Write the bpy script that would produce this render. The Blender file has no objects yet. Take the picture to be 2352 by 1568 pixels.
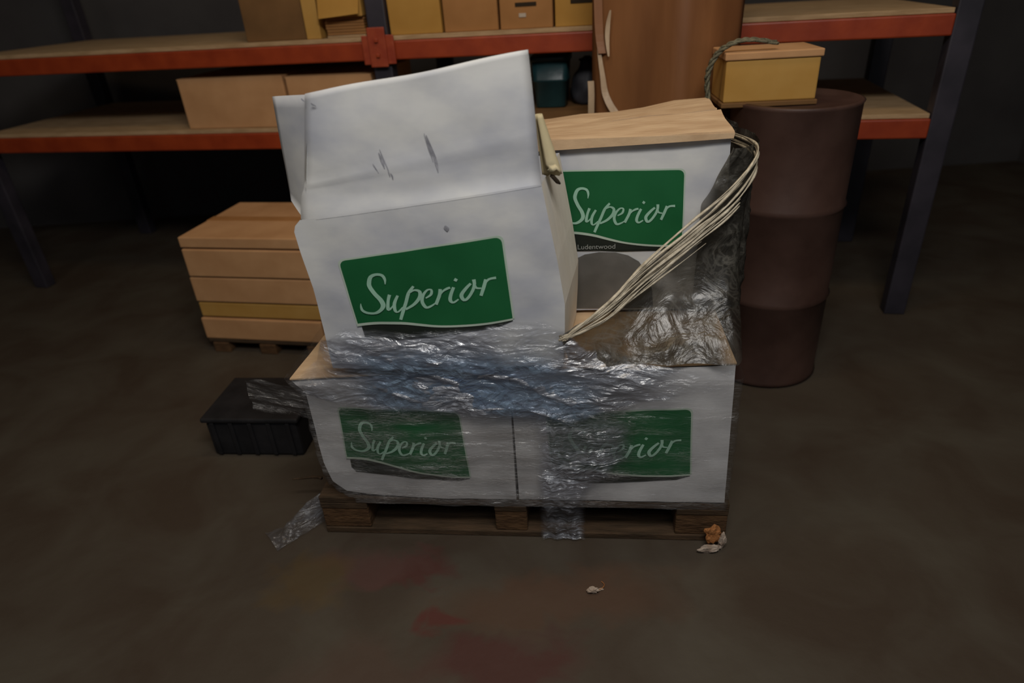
import bpy, bmesh, math, random
from mathutils import Vector, Matrix, noise
from math import sin, cos, pi, radians, atan2, sqrt
random.seed(7)
S = bpy.context.scene
COL = S.collection

# ------------------------------------------------------------------ camera, light, exposure
cam_d = bpy.data.cameras.new('camera'); cam = bpy.data.objects.new('camera', cam_d); COL.objects.link(cam)
S.camera = cam
cam_d.sensor_width = 36; cam_d.lens = 36*1506/2352
cam_d.dof.use_dof = True; cam_d.dof.focus_distance = 1.75; cam_d.dof.aperture_fstop = 1.6
TH, RO, CH = radians(29), radians(3.8), 1.47
fwd = Vector((0, cos(TH), -sin(TH))); up0 = Vector((0, sin(TH), cos(TH))); rt0 = Vector((1, 0, 0))
rt = rt0*cos(RO) - up0*sin(RO); up = up0*cos(RO) + rt0*sin(RO)
M = Matrix((rt, up, -fwd)).transposed().to_4x4(); M.translation = (0, 0, CH); cam.matrix_world = M
cam_d.clip_start = .05

S.view_settings.view_transform = 'Standard'; S.view_settings.look = 'None'
S.view_settings.gamma = 1; S.view_settings.exposure = 0; S.view_settings.use_curve_mapping = False
W = bpy.data.worlds.new('world'); S.world = W; W.use_nodes = True
W.node_tree.nodes['Background'].inputs[0].default_value = (.75, .8, .9, 1)
W.node_tree.nodes['Background'].inputs[1].default_value = .12

def area(name, loc, target, sx, sy, power, color):
    d = bpy.data.lights.new(name, 'AREA'); d.shape = 'RECTANGLE'; d.size = sx; d.size_y = sy
    d.energy = power; d.color = color
    o = bpy.data.objects.new(name, d); COL.objects.link(o); o.location = loc
    o.rotation_euler = (Vector(target)-Vector(loc)).to_track_quat('-Z', 'Y').to_euler()
    return o
area('ceiling_lamp_front', (.25, .15, 2.95), (0, 1.75, 1.0), 1.3, .35, 37, (1, .96, .91))
area('ceiling_lamp_rack', (.1, 1.75, 3.5), (.1, 3.3, 1.2), 2.2, .25, 15, (1, .76, .46))
area('ceiling_lamp_left', (-2.4, .6, 3.2), (-.4, 2.0, .7), .3, 1.4, 8, (1, .9, .8))
area('ceiling_lamp_far', (.3, -1.6, 4.0), (.1, 1.6, .6), 2.4, .5, 16, (.85, .92, 1))

# ------------------------------------------------------------------ materials
def mat(name):
    m = bpy.data.materials.new(name); m.use_nodes = True; return m, m.node_tree.nodes, m.node_tree.links
def coords(N, K, scale=(1, 1, 1), loc=(0, 0, 0)):
    t = N.new('ShaderNodeTexCoord'); mp = N.new('ShaderNodeMapping'); mp.inputs['Scale'].default_value = scale
    mp.inputs['Location'].default_value = loc
    K.new(t.outputs['Object'], mp.inputs[0]); return mp.outputs[0]
def surface(name, c1, c2, rough=.8, scale=6, stretch=(1, 1, 1), bump=.1, bscale=None, fine=None, metal=0, spec=.3, contrast=(.35, .65), bdist=.01):
    m, N, K = mat(name); b = N['Principled BSDF']
    v = coords(N, K, stretch)
    n = N.new('ShaderNodeTexNoise'); n.inputs['Scale'].default_value = scale; n.inputs['Detail'].default_value = 5
    K.new(v, n.inputs['Vector'])
    r = N.new('ShaderNodeValToRGB'); r.color_ramp.elements[0].position = contrast[0]; r.color_ramp.elements[1].position = contrast[1]
    r.color_ramp.elements[0].color = (*c1, 1); r.color_ramp.elements[1].color = (*c2, 1)
    K.new(n.outputs[0], r.inputs[0]); K.new(r.outputs[0], b.inputs['Base Color'])
    b.inputs['Roughness'].default_value = rough; b.inputs['Metallic'].default_value = metal
    b.inputs['Specular IOR Level'].default_value = spec
    if bump:
        n2 = N.new('ShaderNodeTexNoise'); n2.inputs['Scale'].default_value = bscale or scale*3; n2.inputs['Detail'].default_value = 4
        K.new(v, n2.inputs['Vector'])
        bp = N.new('ShaderNodeBump'); bp.inputs['Strength'].default_value = bump; bp.inputs['Distance'].default_value = bdist
        K.new(n2.outputs[0], bp.inputs['Height']); K.new(bp.outputs[0], b.inputs['Normal'])
    return m
def film(name, tint, sheen, glossy, scale=30, stretch=(1, 1, 1), bump=.8, rough=.12, milky=.7, width=.05, veil=.25):
    """thin wrap: clear where 'density' is low; where layered it is tinted, veiled and full of milky creases that double as painted highlights"""
    m, N, K = mat(name); N.remove(N['Principled BSDF']); out = N['Material Output']
    v = coords(N, K, stretch)
    def math_(op, a, b=None, c=None, clamp=False):
        n = N.new('ShaderNodeMath'); n.operation = op; n.use_clamp = clamp
        for i, x in enumerate((a, b, c)):
            if x is None: continue
            if isinstance(x, (int, float)): n.inputs[i].default_value = x
            else: K.new(x, n.inputs[i])
        return n.outputs[0]
    def nz(sc, det, dist):
        n = N.new('ShaderNodeTexNoise'); n.inputs['Scale'].default_value = sc; n.inputs['Detail'].default_value = det
        n.inputs['Distortion'].default_value = dist; K.new(v, n.inputs['Vector']); return n.outputs[0]
    at = N.new('ShaderNodeAttribute'); at.attribute_name = 'film_layers'; d = at.outputs['Fac']
    low = N.new('ShaderNodeMapRange'); K.new(nz(scale*.35, 3, .5), low.inputs[0])
    low.inputs['From Min'].default_value = .3; low.inputs['From Max'].default_value = .68; low.inputs['To Min'].default_value = .35; low.inputs['To Max'].default_value = 1.5
    dl = math_('MULTIPLY', d, low.outputs[0], clamp=True)
    def crease(sc, w, dist):
        r = math_('ABSOLUTE', math_('SUBTRACT', nz(sc, 3, dist), .5))
        return math_('SUBTRACT', 1.0, math_('DIVIDE', r, w), clamp=True)
    cz = math_('MAXIMUM', crease(scale, width, 1.5), math_('MULTIPLY', crease(scale*2.7, width*1.2, 1.0), .7))
    patch = N.new('ShaderNodeMapRange'); K.new(nz(scale*.5, 2, 0), patch.inputs[0]); patch.inputs['From Min'].default_value = .4; patch.inputs['From Max'].default_value = .62
    cz = math_('MULTIPLY', cz, patch.outputs[0])
    milk = math_('MULTIPLY', math_('ADD', math_('MULTIPLY', cz, milky), veil), dl, clamp=True)  # pale crease colour also stands in for highlights on the folds
    tc = N.new('ShaderNodeMix'); tc.data_type = 'RGBA'; K.new(dl, tc.inputs['Factor']); tc.inputs[6].default_value = (.97, .97, .97, 1); tc.inputs[7].default_value = (*tint, 1)
    bp = N.new('ShaderNodeBump'); bp.inputs['Strength'].default_value = bump; bp.inputs['Distance'].default_value = .02
    K.new(nz(scale*1.3, 5, 2.0), bp.inputs['Height'])
    tr = N.new('ShaderNodeBsdfTransparent'); K.new(tc.outputs[2], tr.inputs[0])
    df = N.new('ShaderNodeBsdfDiffuse'); df.inputs[0].default_value = (*sheen, 1); K.new(bp.outputs[0], df.inputs['Normal'])
    gl = N.new('ShaderNodeBsdfGlossy'); gl.inputs['Roughness'].default_value = rough; gl.inputs[0].default_value = (1, 1, 1, 1)
    K.new(bp.outputs[0], gl.inputs['Normal'])
    m1 = N.new('ShaderNodeMixShader'); K.new(milk, m1.inputs[0]); K.new(tr.outputs[0], m1.inputs[1]); K.new(df.outputs[0], m1.inputs[2])
    fr = math_('MULTIPLY_ADD', dl, glossy, .01, clamp=True)
    m2 = N.new('ShaderNodeMixShader'); K.new(fr, m2.inputs[0]); K.new(m1.outputs[0], m2.inputs[1]); K.new(gl.outputs[0], m2.inputs[2])
    K.new(m2.outputs[0], out.inputs[0]); return m

WHITE = surface('white_liner', (.46, .47, .51), (.66, .655, .63), .65, 5, (1, 1, 1.6), .12, 9, spec=.25)
WHITE_LOW = surface('white_liner_low', (.52, .51, .51), (.66, .65, .64), .65, 7, (1, 1, 1), .2, 12, spec=.25)
CREAM = surface('cream_board', (.78, .72, .62), (.84, .79, .70), .8, 8, (1, 1, .5), .15)
KRAFT = surface('kraft_board', (.53, .35, .20), (.64, .45, .27), .85, 9, (1, 3, 1), .25, 25)
KRAFT_YEL = surface('kraft_curl', (.50, .42, .24), (.62, .53, .34), .8, 12, (1, 1, .4), .2)
GREEN = surface('green_ink', (.010, .10, .032), (.016, .135, .045), .5, 3, bump=0, spec=.3)
PALE = surface('pale_ink', (.30, .52, .38), (.36, .58, .44), .5, 8, bump=0)
PALEG = surface('pale_green_edge', (.42, .52, .42), (.48, .56, .46), .6, 8, bump=0)
DARK = surface('dark_ink', (.012, .016, .012), (.022, .026, .02), .5, 8, bump=0)
PIC = surface('grey_print', (.10, .095, .085), (.17, .16, .145), .5, 7, bump=0)
CAP = surface('caption_ink', (.28, .29, .27), (.33, .34, .31), .5, 8, bump=0)
SCUFF = surface('scuff', (.20, .20, .22), (.36, .36, .39), .8, 60, bump=0)
WOOD = surface('pallet_wood', (.042, .026, .013), (.085, .050, .026), .85, 4, (2, 14, 14), .4, 20)
WOODB = surface('pallet_block', (.065, .032, .013), (.115, .06, .025), .9, 14, (1, 1, 3), .5, 40)
ORANGE = surface('beam_paint', (.25, .030, .006), (.33, .046, .009), .45, 9, (1, 1, 1), .08, spec=.5)
RED = surface('connector_paint', (.27, .038, .015), (.34, .06, .022), .4, 20, bump=.1, spec=.5)
STEEL = surface('upright_paint', (.018, .016, .022), (.035, .03, .04), .5, 6, bump=.05, spec=.5)
DECK = surface('deck_board', (.34, .22, .11), (.46, .31, .17), .85, 10, (1, 6, 6), .2)
C_OCH = surface('carton_ochre', (.38, .19, .035), (.46, .25, .055), .8, 4, (1, 1, 1), .1)
C_BRN = surface('carton_brown', (.30, .135, .04), (.40, .19, .065), .8, 4, (1, 1, 1), .1)
C_DRK = surface('carton_dark', (.13, .065, .022), (.20, .10, .035), .85, 4, bump=.1)
C_YEL = surface('carton_yellow', (.42, .22, .045), (.50, .29, .08), .8, 4, bump=.1)
C_TAN = surface('carton_tan', (.44, .23, .10), (.54, .30, .14), .85, 5, bump=.15)
BIGC = surface('big_carton', (.17, .068, .024), (.27, .115, .042), .45, 3, (2, 2, .35), .2, 8, spec=.5)
SLOT = surface('slot_dark', (.02, .012, .006), (.03, .02, .01), .9, 6, bump=0)
LABELW = surface('paper_label', (.40, .33, .25), (.5, .42, .34), .8, 20, bump=0)
TEAL = surface('teal_plastic', (.006, .028, .032), (.012, .05, .055), .4, 6, bump=.15, spec=.5)
GREYP = surface('grey_plastic', (.03, .03, .035), (.06, .06, .07), .5, 7, bump=.2)
BLACK = surface('black_plastic', (.008, .008, .009), (.018, .017, .018), .6, 9, bump=.2)
WALL = surface('wall_paint', (.055, .05, .05), (.075, .07, .068), .9, 2, bump=.1)
CEIL = surface('ceiling_paint', (.18, .17, .16), (.22, .21, .2), .9, 2, bump=.1)
CORD = surface('cord', (.10, .09, .055), (.18, .16, .10), .7, 60, (1, 1, 1), .5, 120)
SCRAP = surface('scrap_paper', (.30, .22, .16), (.50, .41, .33), .8, 50, bump=.3)
SCRAPO = surface('scrap_orange', (.30, .11, .03), (.42, .18, .06), .8, 60, bump=.3)
FILM = film('stretch_film', (.62, .61, .60), (.55, .53, .51), .17, 13, (1, 1, 5), .5, .22, .7, .06, .14)
FILM_CR = film('crumpled_film', (.56, .57, .61), (.58, .61, .68), .21, 8, (1, 1, 3.0), .75, .22, .8, .06, .24)
FILM_BL = film('blue_film', (.48, .60, .76), (.34, .48, .64), .22, 6, (1.2, 1, 2), .8, .2, .7, .06, .3)
FILM_GY = film('grey_reflection_film', (.20, .19, .165), (.20, .185, .155), .03, 8, (1, 1, 1), .6, .3, .4, .05, .16)  # clear film; grey tint stands in for its reflection of the dark room
FILM_TW = surface('twisted_film', (.40, .34, .24), (.62, .54, .40), .45, 40, (1, 1, 1), .4, 60, spec=.5)

# floor: dark concrete with worn red and brown paint
def floor_mat():
    m, N, K = mat('floor_concrete'); b = N['Principled BSDF']
    tc = N.new('ShaderNodeTexCoord'); P = tc.outputs['Object']
    def nz(s, d=5, dist=0):
        n = N.new('ShaderNodeTexNoise'); n.inputs['Scale'].default_value = s; n.inputs['Detail'].default_value = d
        n.inputs['Distortion'].default_value = dist; K.new(P, n.inputs['Vector']); return n
    base = N.new('ShaderNodeValToRGB'); e = base.color_ramp.elements
    e[0].position = .35; e[0].color = (.058, .041, .028, 1); e[1].position = .68; e[1].color = (.080, .066, .048, 1)
    K.new(nz(3.2, 6, .6).outputs[0], base.inputs[0]); cur = base.outputs[0]
    dn = nz(9, 5, .5)
    vs = N.new('ShaderNodeVectorMath'); vs.operation = 'MULTIPLY_ADD'
    vs.inputs[1].default_value = (.22, .22, 0); K.new(dn.outputs['Color'], vs.inputs[0]); K.new(P, vs.inputs[2])
    for (x, y, rx, ry, c, k) in [(.06, 1.20, .36, .11, (.085, .048, .030), .8), (-.33, 1.34, .15, .06, (.085, .030, .024), .8),
                                 (-.45, 1.36, .16, .07, (.095, .050, .040), .7),
                                 (-.235, 1.16, .07, .05, (.095, .028, .022), .85), (-.08, 1.02, .22, .09, (.075, .030, .024), .9),
                                 (-.62, 1.31, .12, .10, (.105, .065, .022), .5), (-.42, .98, .2, .14, (.085, .05, .035), .6)]:
        mp = N.new('ShaderNodeVectorMath'); mp.operation = 'SUBTRACT'; mp.inputs[1].default_value = (x+.11, y+.11, 0); K.new(vs.outputs[0], mp.inputs[0])
        sc = N.new('ShaderNodeVectorMath'); sc.operation = 'MULTIPLY'; sc.inputs[1].default_value = (1/rx, 1/ry, 0); K.new(mp.outputs[0], sc.inputs[0])
        ln = N.new('ShaderNodeVectorMath'); ln.operation = 'LENGTH'; K.new(sc.outputs[0], ln.inputs[0])
        mr = N.new('ShaderNodeMapRange'); mr.inputs['From Min'].default_value = 1.15; mr.inputs['From Max'].default_value = .55
        mr.inputs['To Max'].default_value = k; K.new(ln.outputs['Value'], mr.inputs[0])
        mx = N.new('ShaderNodeMix'); mx.data_type = 'RGBA'; K.new(mr.outputs[0], mx.inputs['Factor'])
        K.new(cur, mx.inputs[6]); mx.inputs[7].default_value = (*c, 1); cur = mx.outputs[2]
    K.new(cur, b.inputs['Base Color']); b.inputs['Roughness'].default_value = .55; b.inputs['Specular IOR Level'].default_value = .25
    bp = N.new('ShaderNodeBump'); bp.inputs['Strength'].default_value = .25; bp.inputs['Distance'].default_value = .01
    K.new(nz(14, 6).outputs[0], bp.inputs['Height']); K.new(bp.outputs[0], b.inputs['Normal'])
    return m
FLOOR = floor_mat()

# ------------------------------------------------------------------ builders
def link(name, verts, faces, m, parent=None, smooth=False, dens=None):
    me = bpy.data.meshes.new(name); me.from_pydata([tuple(v) for v in verts], [], faces); me.update()
    if dens is not None:
        a = me.attributes.new('film_layers', 'FLOAT', 'POINT')
        for i, d in enumerate(dens): a.data[i].value = d
    if smooth:
        for p in me.polygons: p.use_smooth = True
    bm = bmesh.new(); bm.from_mesh(me)
    if smooth is False: bmesh.ops.recalc_face_normals(bm, faces=bm.faces)
    bm.to_mesh(me); bm.free()
    me.materials.append(m)
    o = bpy.data.objects.new(name, me); COL.objects.link(o)
    if parent is not None: o.parent = parent
    return o
def box(name, lo, hi, m, parent=None, bev=.003, rot=0):
    bm = bmesh.new(); bmesh.ops.create_cube(bm, size=1)
    for v in bm.verts:
        v.co = Vector([lo[i] + (v.co[i]+.5)*(hi[i]-lo[i]) for i in range(3)])
    if bev: bmesh.ops.bevel(bm, geom=bm.edges[:], offset=bev, segments=2, affect='EDGES', profile=.5)
    if rot:
        c = Vector([(lo[i]+hi[i])/2 for i in range(3)])
        bmesh.ops.rotate(bm, cent=c, matrix=Matrix.Rotation(rot, 3, 'Z'), verts=bm.verts)
    me = bpy.data.meshes.new(name); bm.to_mesh(me); bm.free(); me.materials.append(m)
    o = bpy.data.objects.new(name, me); COL.objects.link(o)
    if parent is not None: o.parent = parent
    return o
def tube(name, pts, rad, m, parent=None, n=8, dens=None):
    vs, fs = [], []; P = [Vector(p) for p in pts]; R = rad if isinstance(rad, (list, tuple)) else [rad]*len(P)
    for i, p in enumerate(P):
        t = (P[min(i+1, len(P)-1)]-P[max(i-1, 0)]).normalized()
        a = t.cross(Vector((0, 0, 1))); a = a.normalized() if a.length > .05 else Vector((1, 0, 0)); b = t.cross(a)
        for k in range(n):
            vs.append(p + (a*cos(2*pi*k/n) + b*sin(2*pi*k/n))*R[i])
    for i in range(len(P)-1):
        for k in range(n):
            fs.append((i*n+k, i*n+(k+1) % n, (i+1)*n+(k+1) % n, (i+1)*n+k))
    fs.append(tuple(range(n-1, -1, -1))); fs.append(tuple((len(P)-1)*n+k for k in range(n)))
    return link(name, vs, fs, m, parent, True, [dens]*len(vs) if dens is not None else None)
def thing(name, label, cat, loc=(0, 0, 0), rz=0, group=None):
    o = bpy.data.objects.new(name, None); COL.objects.link(o); o.location = loc; o.rotation_euler = (0, 0, rz)
    o.empty_display_size = .1
    o['label'] = label; o['category'] = cat
    if group: o['group'] = group
    return o
def tag(o, label, cat, group=None):
    o['label'] = label; o['category'] = cat
    if group: o['group'] = group
    return o
def struct(o): o['kind'] = 'structure'; return o
def crom(pts, k):
    """smooth curve through points of any dimension"""
    out = []; n = len(pts)
    for i in range(n-1):
        p0, p1, p2, p3 = pts[max(i-1, 0)], pts[i], pts[i+1], pts[min(i+2, n-1)]
        for j in range(k):
            t = j/k
            out.append(tuple(.5*((2*b)+(c-a)*t+(2*a-5*b+4*c-d)*t*t+(-a+3*b-3*c+d)*t**3) for a, b, c, d in zip(p0, p1, p2, p3)))
    out.append(tuple(pts[-1])); return out
def lerp(a, b, t): return a+(b-a)*t
def interp(tab, x):
    if x <= tab[0][0]: return tab[0][1]
    for (a, b), (c, d) in zip(tab, tab[1:]):
        if x <= c: return b+(d-b)*(x-a)/(c-a)
    return tab[-1][1]

# ------------------------------------------------------------------ the setting
struct(link('floor', [(-4, -2.5, 0), (4, -2.5, 0), (4, 5.0, 0), (-4, 5.0, 0)], [(0, 1, 2, 3)], FLOOR))
struct(box('wall_back', (-4, 5.0, 0), (4, 5.1, 4.2), WALL, bev=0))
struct(box('wall_left', (-4.1, -2.5, 0), (-4, 5.1, 4.2), WALL, bev=0))
struct(box('wall_right', (4, -2.5, 0), (4.1, 5.1, 4.2), WALL, bev=0))
struct(box('ceiling', (-4.1, -2.5, 4.2), (4.1, 5.1, 4.3), CEIL, bev=0))

# ------------------------------------------------------------------ storage rack, in rack coordinates (along, behind, up)
RY = radians(-12.7); RQ = Vector((-.948, 3.277, 0))
rack = thing('pallet_rack', 'storage rack with orange beams and dark uprights behind the wrapped pallet', 'rack', RQ, RY)
for a in (.418, 2.75, -1.95):
    for v in (0.005, .95):
        up_ = box('upright', (a, v, 0), (a+.088, v+.07, 2.6), STEEL, rack, .006)
        if v < .1:
            for z in [x*.075+.9 for x in range(0, 16)]:
                pass
for a0, a1 in ((-1.862, .418), (.506, 2.75)):
    for z in (1.18, .80):
        box('beam', (a0, .0, z), (a1, .05, z+.077), ORANGE, rack, .006)
        box('beam', (a0, .97, z), (a1, 1.02, z+.077), ORANGE, rack, .006)
        box('deck_board', (a0+.005, .012, z+.078), (a1-.005, 1.0, z+.096), DECK, rack, .002)
for a in (.418,):
    for z in (1.165, .785):
        c = box('connector', (a-.03, -.016, z), (a+.118, -.004, z+.118), RED, rack, .003)
        box('connector', (a+.004, -.026, z-.01), (a+.084, -.0165, z+.15), RED, rack, .003)
        for dz in (.03, .09):
            b = box('bolt', (a+.036, -.036, z+dz), (a+.052, -.026, z+dz+.016), ORANGE, rack, .003)

def rk(a, v, z): 
    r = Vector((cos(RY), sin(RY), 0)); m = Vector((-sin(RY), cos(RY), 0)); return RQ + r*a + m*v + Vector((0, 0, z))
def shelf_box(a0, a1, v0, v1, z0, z1, m, label, slot=None, paper=None, lean=0, tape=True):
    t = thing('cardboard_box', label, 'box', rk((a0+a1)/2, v0, z0), RY, 'cartons on the rack shelves')
    w = (a1-a0)/2; h = z1-z0
    fr = [(-w, 0, 0), (w, 0, 0), (w-lean, 0, h), (-w-lean, 0, h)]
    vs = fr + [(x, v1-v0, z) for x, y, z in fr]
    b = link('body', vs, [(0, 1, 2, 3), (7, 6, 5, 4), (0, 4, 5, 1), (1, 5, 6, 2), (3, 7, 4, 0)], m, t)
    bv = b.modifiers.new('edge', 'BEVEL'); bv.width = .004; bv.segments = 2; bv.limit_method = 'ANGLE'
    g = .003
    for s in (0, 1):
        d = v1-v0; y0, y1 = (0, d/2-g) if s == 0 else (d/2+g, d)
        link('flap', [(-w-lean, y0, h), (w-lean, y0, h), (w-lean, y1, h), (-w-lean, y1, h), (-w-lean, y0, h+.005), (w-lean, y0, h+.005), (w-lean, y1, h+.005), (-w-lean, y1, h+.005)],
             [(0, 1, 5, 4), (1, 2, 6, 5), (2, 3, 7, 6), (3, 0, 4, 7), (4, 5, 6, 7), (3, 2, 1, 0)], m, t)
    if slot: box('hand_hole', (slot[0], -.003, slot[1]), (slot[2], .0, slot[3]), SLOT, t, .001)
    if paper: box('paper_label', (paper[0], -.003, paper[1]), (paper[2], -.0005, paper[3]), LABELW, t, 0)
    return t
Z0 = 1.276
shelf_box(.512, .748, .03, .45, Z0, 1.62, C_OCH, 'plain ochre carton just right of the dark upright on the upper rack shelf', lean=.006)
shelf_box(.758, .996, .035, .45, Z0, 1.60, C_BRN, 'plain orange-brown carton, second right of the dark upright on the upper shelf', lean=.004)
shelf_box(1.006, 1.230, .03, .45, Z0, 1.60, C_BRN, 'brown carton with a hand hole and small paper label on the upper rack shelf', slot=(-.045, .085, .045, .10), paper=(-.03, .045, .0, .06))
shelf_box(1.240, 1.470, .03, .45, Z0, 1.60, C_OCH, 'yellowish carton with a hand hole beside the tall brown carton on the upper shelf', slot=(-.05, .085, .04, .10))
shelf_box(-.20, .10, .05, .5, Z0, 1.60, C_DRK, 'dark brown carton at the far left of the upper rack shelf')
shelf_box(.108, .178, .035, .4, Z0, 1.58, C_YEL, 'narrow golden yellow carton standing on edge on the upper rack shelf')
shelf_box(-.62, -.06, .04, .6, .897, 1.125, C_TAN, 'tan carton low on the rack under the left beam, left one of two')
shelf_box(-.045, .385, .04, .6, .897, 1.118, C_TAN, 'tan carton low on the rack under the left beam, right one beside the upright')
shelf_box(1.13, 1.40, .03, .3, .897, .935, C_DRK, 'flat brown carton lying under the teal bin on the lower rack shelf')
# stack of flat boards with a tan carton on it
st = thing('cardboard_stack', 'stack of flat brown cardboard sheets under a tan carton left of the dark upright', 'cardboard', rk(.30, .04, Z0), RY)
zz = 0
for i in range(7):
    th = .0105; dx = random.uniform(-.004, .004)
    box('sheet', (-.092+dx, random.uniform(0, .006), zz), (.092+dx, .36, zz+th), C_BRN if i else DECK, st, .002)
    zz += th+.0012
zz += Z0
t = thing('cardboard_box', 'light tan open carton lying on the flat cardboard stack left of the upright', 'box', rk(.30, .02, zz+.001), RY, 'cartons on the rack shelves')
box('body', (-.1, 0, 0), (.095, .36, .16), C_YEL, t, .004)
link('flap', [(-.1, -.001, .10), (.095, -.001, .10), (.09, -.03, .012), (-.098, -.03, .0), (-.1, .003, .10), (.095, .003, .10), (.09, -.026, .012), (-.098, -.026, .0)],
     [(0, 1, 2, 3), (7, 6, 5, 4), (0, 4, 5, 1), (1, 5, 6, 2), (2, 6, 7, 3), (3, 7, 4, 0)], C_OCH, t)

# teal bin and grey sack on the lower shelf
t = thing('plastic_bin', 'dark teal plastic bin with a rolled rim in the gap under the orange beam', 'bin', rk(1.20, .17, .942), RY)
def lathe(name, prof, m, parent, n=28, sq=0, sx=1, sy=1):
    vs, fs = [], []
    for r, z in prof:
        for k in range(n):
            a = 2*pi*k/n; rr = r/(max(abs(cos(a)), abs(sin(a))))**sq
            vs.append((rr*cos(a)*sx, rr*sin(a)*sy, z))
    for i in range(len(prof)-1):
        for k in range(n): fs.append((i*n+k, i*n+(k+1) % n, (i+1)*n+(k+1) % n, (i+1)*n+k))
    fs.append(tuple(range(n-1, -1, -1)))
    return link(name, vs, fs, m, parent, True)
lathe('body', [(.065, 0), (.07, .005), (.078, .11), (.081, .112), (.081, .122), (.079, .124), (.084, .2), (.078, .2), (.07, .01)], TEAL, t, 32, .75)
lathe('lid', [(.088, .196), (.09, .2), (.09, .214), (.086, .218), (.05, .222), (.001, .222)], TEAL, t, 32, .75)
t = thing('sack', 'dark grey crumpled sack beside the teal bin on the lower rack shelf', 'sack', rk(1.355, .22, .942), RY)
vs, fs = [], []
for i in range(15):
    z = i/14; r = .062*(1-.35*z**2)*(.75+.5*sin(pi*min(z*1.2+.1, 1)))*(1 if z < .95 else .4)
    for k in range(24):
        a = 2*pi*k/24; q = r*(1+.22*noise.noise(Vector((cos(a)*1.7, sin(a)*1.7, z*4))))
        vs.append((q*cos(a), q*sin(a), z*.2))
for i in range(14):
    for k in range(24): fs.append((i*24+k, i*24+(k+1) % 24, (i+1)*24+(k+1) % 24, (i+1)*24+k))
fs.append(tuple(range(23, -1, -1))); fs.append(tuple(14*24+k for k in range(24)))
link('body', vs, fs, GREYP, t, True)
tube('tie', [(.034*cos(a), .034*sin(a), .185) for a in [2*pi*k/16 for k in range(17)]], .004, BLACK, t)

# ------------------------------------------------------------------ stack of tan cartons at left rear, on its own pallet
fr = rk(0, -.62, 0)
t = thing('wooden_pallet', 'dark low pallet under the stack of flat tan cartons at left', 'pallet', rk(-.05, -.62, 0), RY)
for k in range(3):
    box('block', (-.28+k*.24, 0, 0), (-.2+k*.24, .5, .05), WOODB, t, .003)
for k in range(4):
    box('board', (-.3, .005+k*.127, .052), (.3, .105+k*.127, .07), WOOD, t, .003)
zz = .072
names = ['lowest of the flat tan cartons stacked at left behind the wrapped pallet', 'second from the bottom of the flat tan cartons stacked at left', 'third from the bottom of the flat tan cartons stacked at left', 'fourth from the bottom of the flat tan cartons stacked at left', 'topmost of the flat tan cartons stacked at left behind the wrapped pallet']
for i, h in enumerate((.112, .078, .125, .135, .055)):
    b = thing('cardboard_box', names[i], 'box', rk(-.05+random.uniform(-.008, .008), -.62+random.uniform(0, .01), zz), RY, 'flat tan cartons stacked at left')
    box('body', (-.3, 0, 0), (.3, .5, h-.007), C_TAN if i != 1 else C_YEL, b, .005)
    box('tape', (-.301, .22, .01), (.301, .28, h-.0055), C_BRN, b, .002)
    zz += h
b = thing('plastic_crate', 'black plastic crate in the shade on the floor left of the wrapped pallet', 'crate', (-.93, 2.05, 0), -.12)
box('body', (-.17, -.13, 0), (.17, .13, .15), BLACK, b, .012)
box('rim', (-.18, -.14, .15), (.18, .14, .168), BLACK, b, .006)
for k in range(5): box('rib', (-.15+k*.07, -.137, .01), (-.135+k*.07, -.13, .148), BLACK, b, .002)

# ------------------------------------------------------------------ tall brown carton at the right, wrapped
t = thing('tall_carton', 'tall brown glossy wrapped carton standing behind the cartons at upper right', 'carton', (.66, 2.46, 0))
A = Vector((-.285, .27, 0)); B = Vector((0, 0, 0)); Cc = Vector((.25, .10, 0)); Dd = A+Cc
rows = 26; vs, fs = [], []
loop = []
for P, Q in ((A, B), (B, Cc), (Cc, Dd), (Dd, A)):
    for k in range(8): loop.append(P.lerp(Q, k/8))
nl = len(loop)
cen = (A+Cc)/2
for i in range(rows+1):
    z = 2.1*i/rows
    for k, p in enumerate(loop):
        d = (p-cen); q = p + d.normalized()*(.012*noise.noise(Vector((p.x*9, p.y*9, z*1.2)))-.01*(k % 8 == 0))
        vs.append((q.x, q.y, z))
for i in range(rows):
    for k in range(nl): fs.append((i*nl+k, i*nl+(k+1) % nl, (i+1)*nl+(k+1) % nl, (i+1)*nl+k))
fs.append(tuple(range(nl-1, -1, -1))); fs.append(tuple(rows*nl+k for k in range(nl)))
link('body', vs, fs, BIGC, t, True)
# gathered wrap pleats and a painted highlight down its left edge
def ribbon(name, pts, wid, m, parent, th=.006, dens=None):
    """flat strip of real thickness following points (x,y,z), widened along 'side'"""
    vs, fs = [], []; n = len(pts)
    for i, (p, w) in enumerate(zip(pts, wid)):
        p = Vector(p)
        for sx, sy in ((-1, 0), (1, 0), (1, 1), (-1, 1)): vs.append(p+Vector((sx*w/2, sy*th, 0)))
    for i in range(n-1):
        for k in range(4): fs.append((i*4+k, i*4+(k+1) % 4, (i+1)*4+(k+1) % 4, (i+1)*4+k))
    fs += [(3, 2, 1, 0), tuple((n-1)*4+k for k in range(4))]
    return link(name, vs, fs, m, parent, False, [dens]*len(vs) if dens is not None else None)
PLEAT_HI = surface('pleat_and_highlight', (.36, .25, .15), (.5, .37, .24), .5, 12, (1, 1, .4), .3, spec=.5)
def tp(x, z): return (x, -.947*x-.03+.012*0, z)   # just in front of the left face
ribbon('pleat_or_highlight', crom([tp(-.262, 1.215), tp(-.248, 1.12), tp(-.236, 1.05), tp(-.20, .985), tp(-.14, .93)], 5), [.012+.028*i/20 for i in range(21)], PLEAT_HI, t)
ribbon('pleat_or_highlight', crom([tp(-.288, 1.10), tp(-.286, 1.05), tp(-.287, .95), tp(-.287, .70)], 5), [.024]*16, PLEAT_HI, t)
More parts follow.
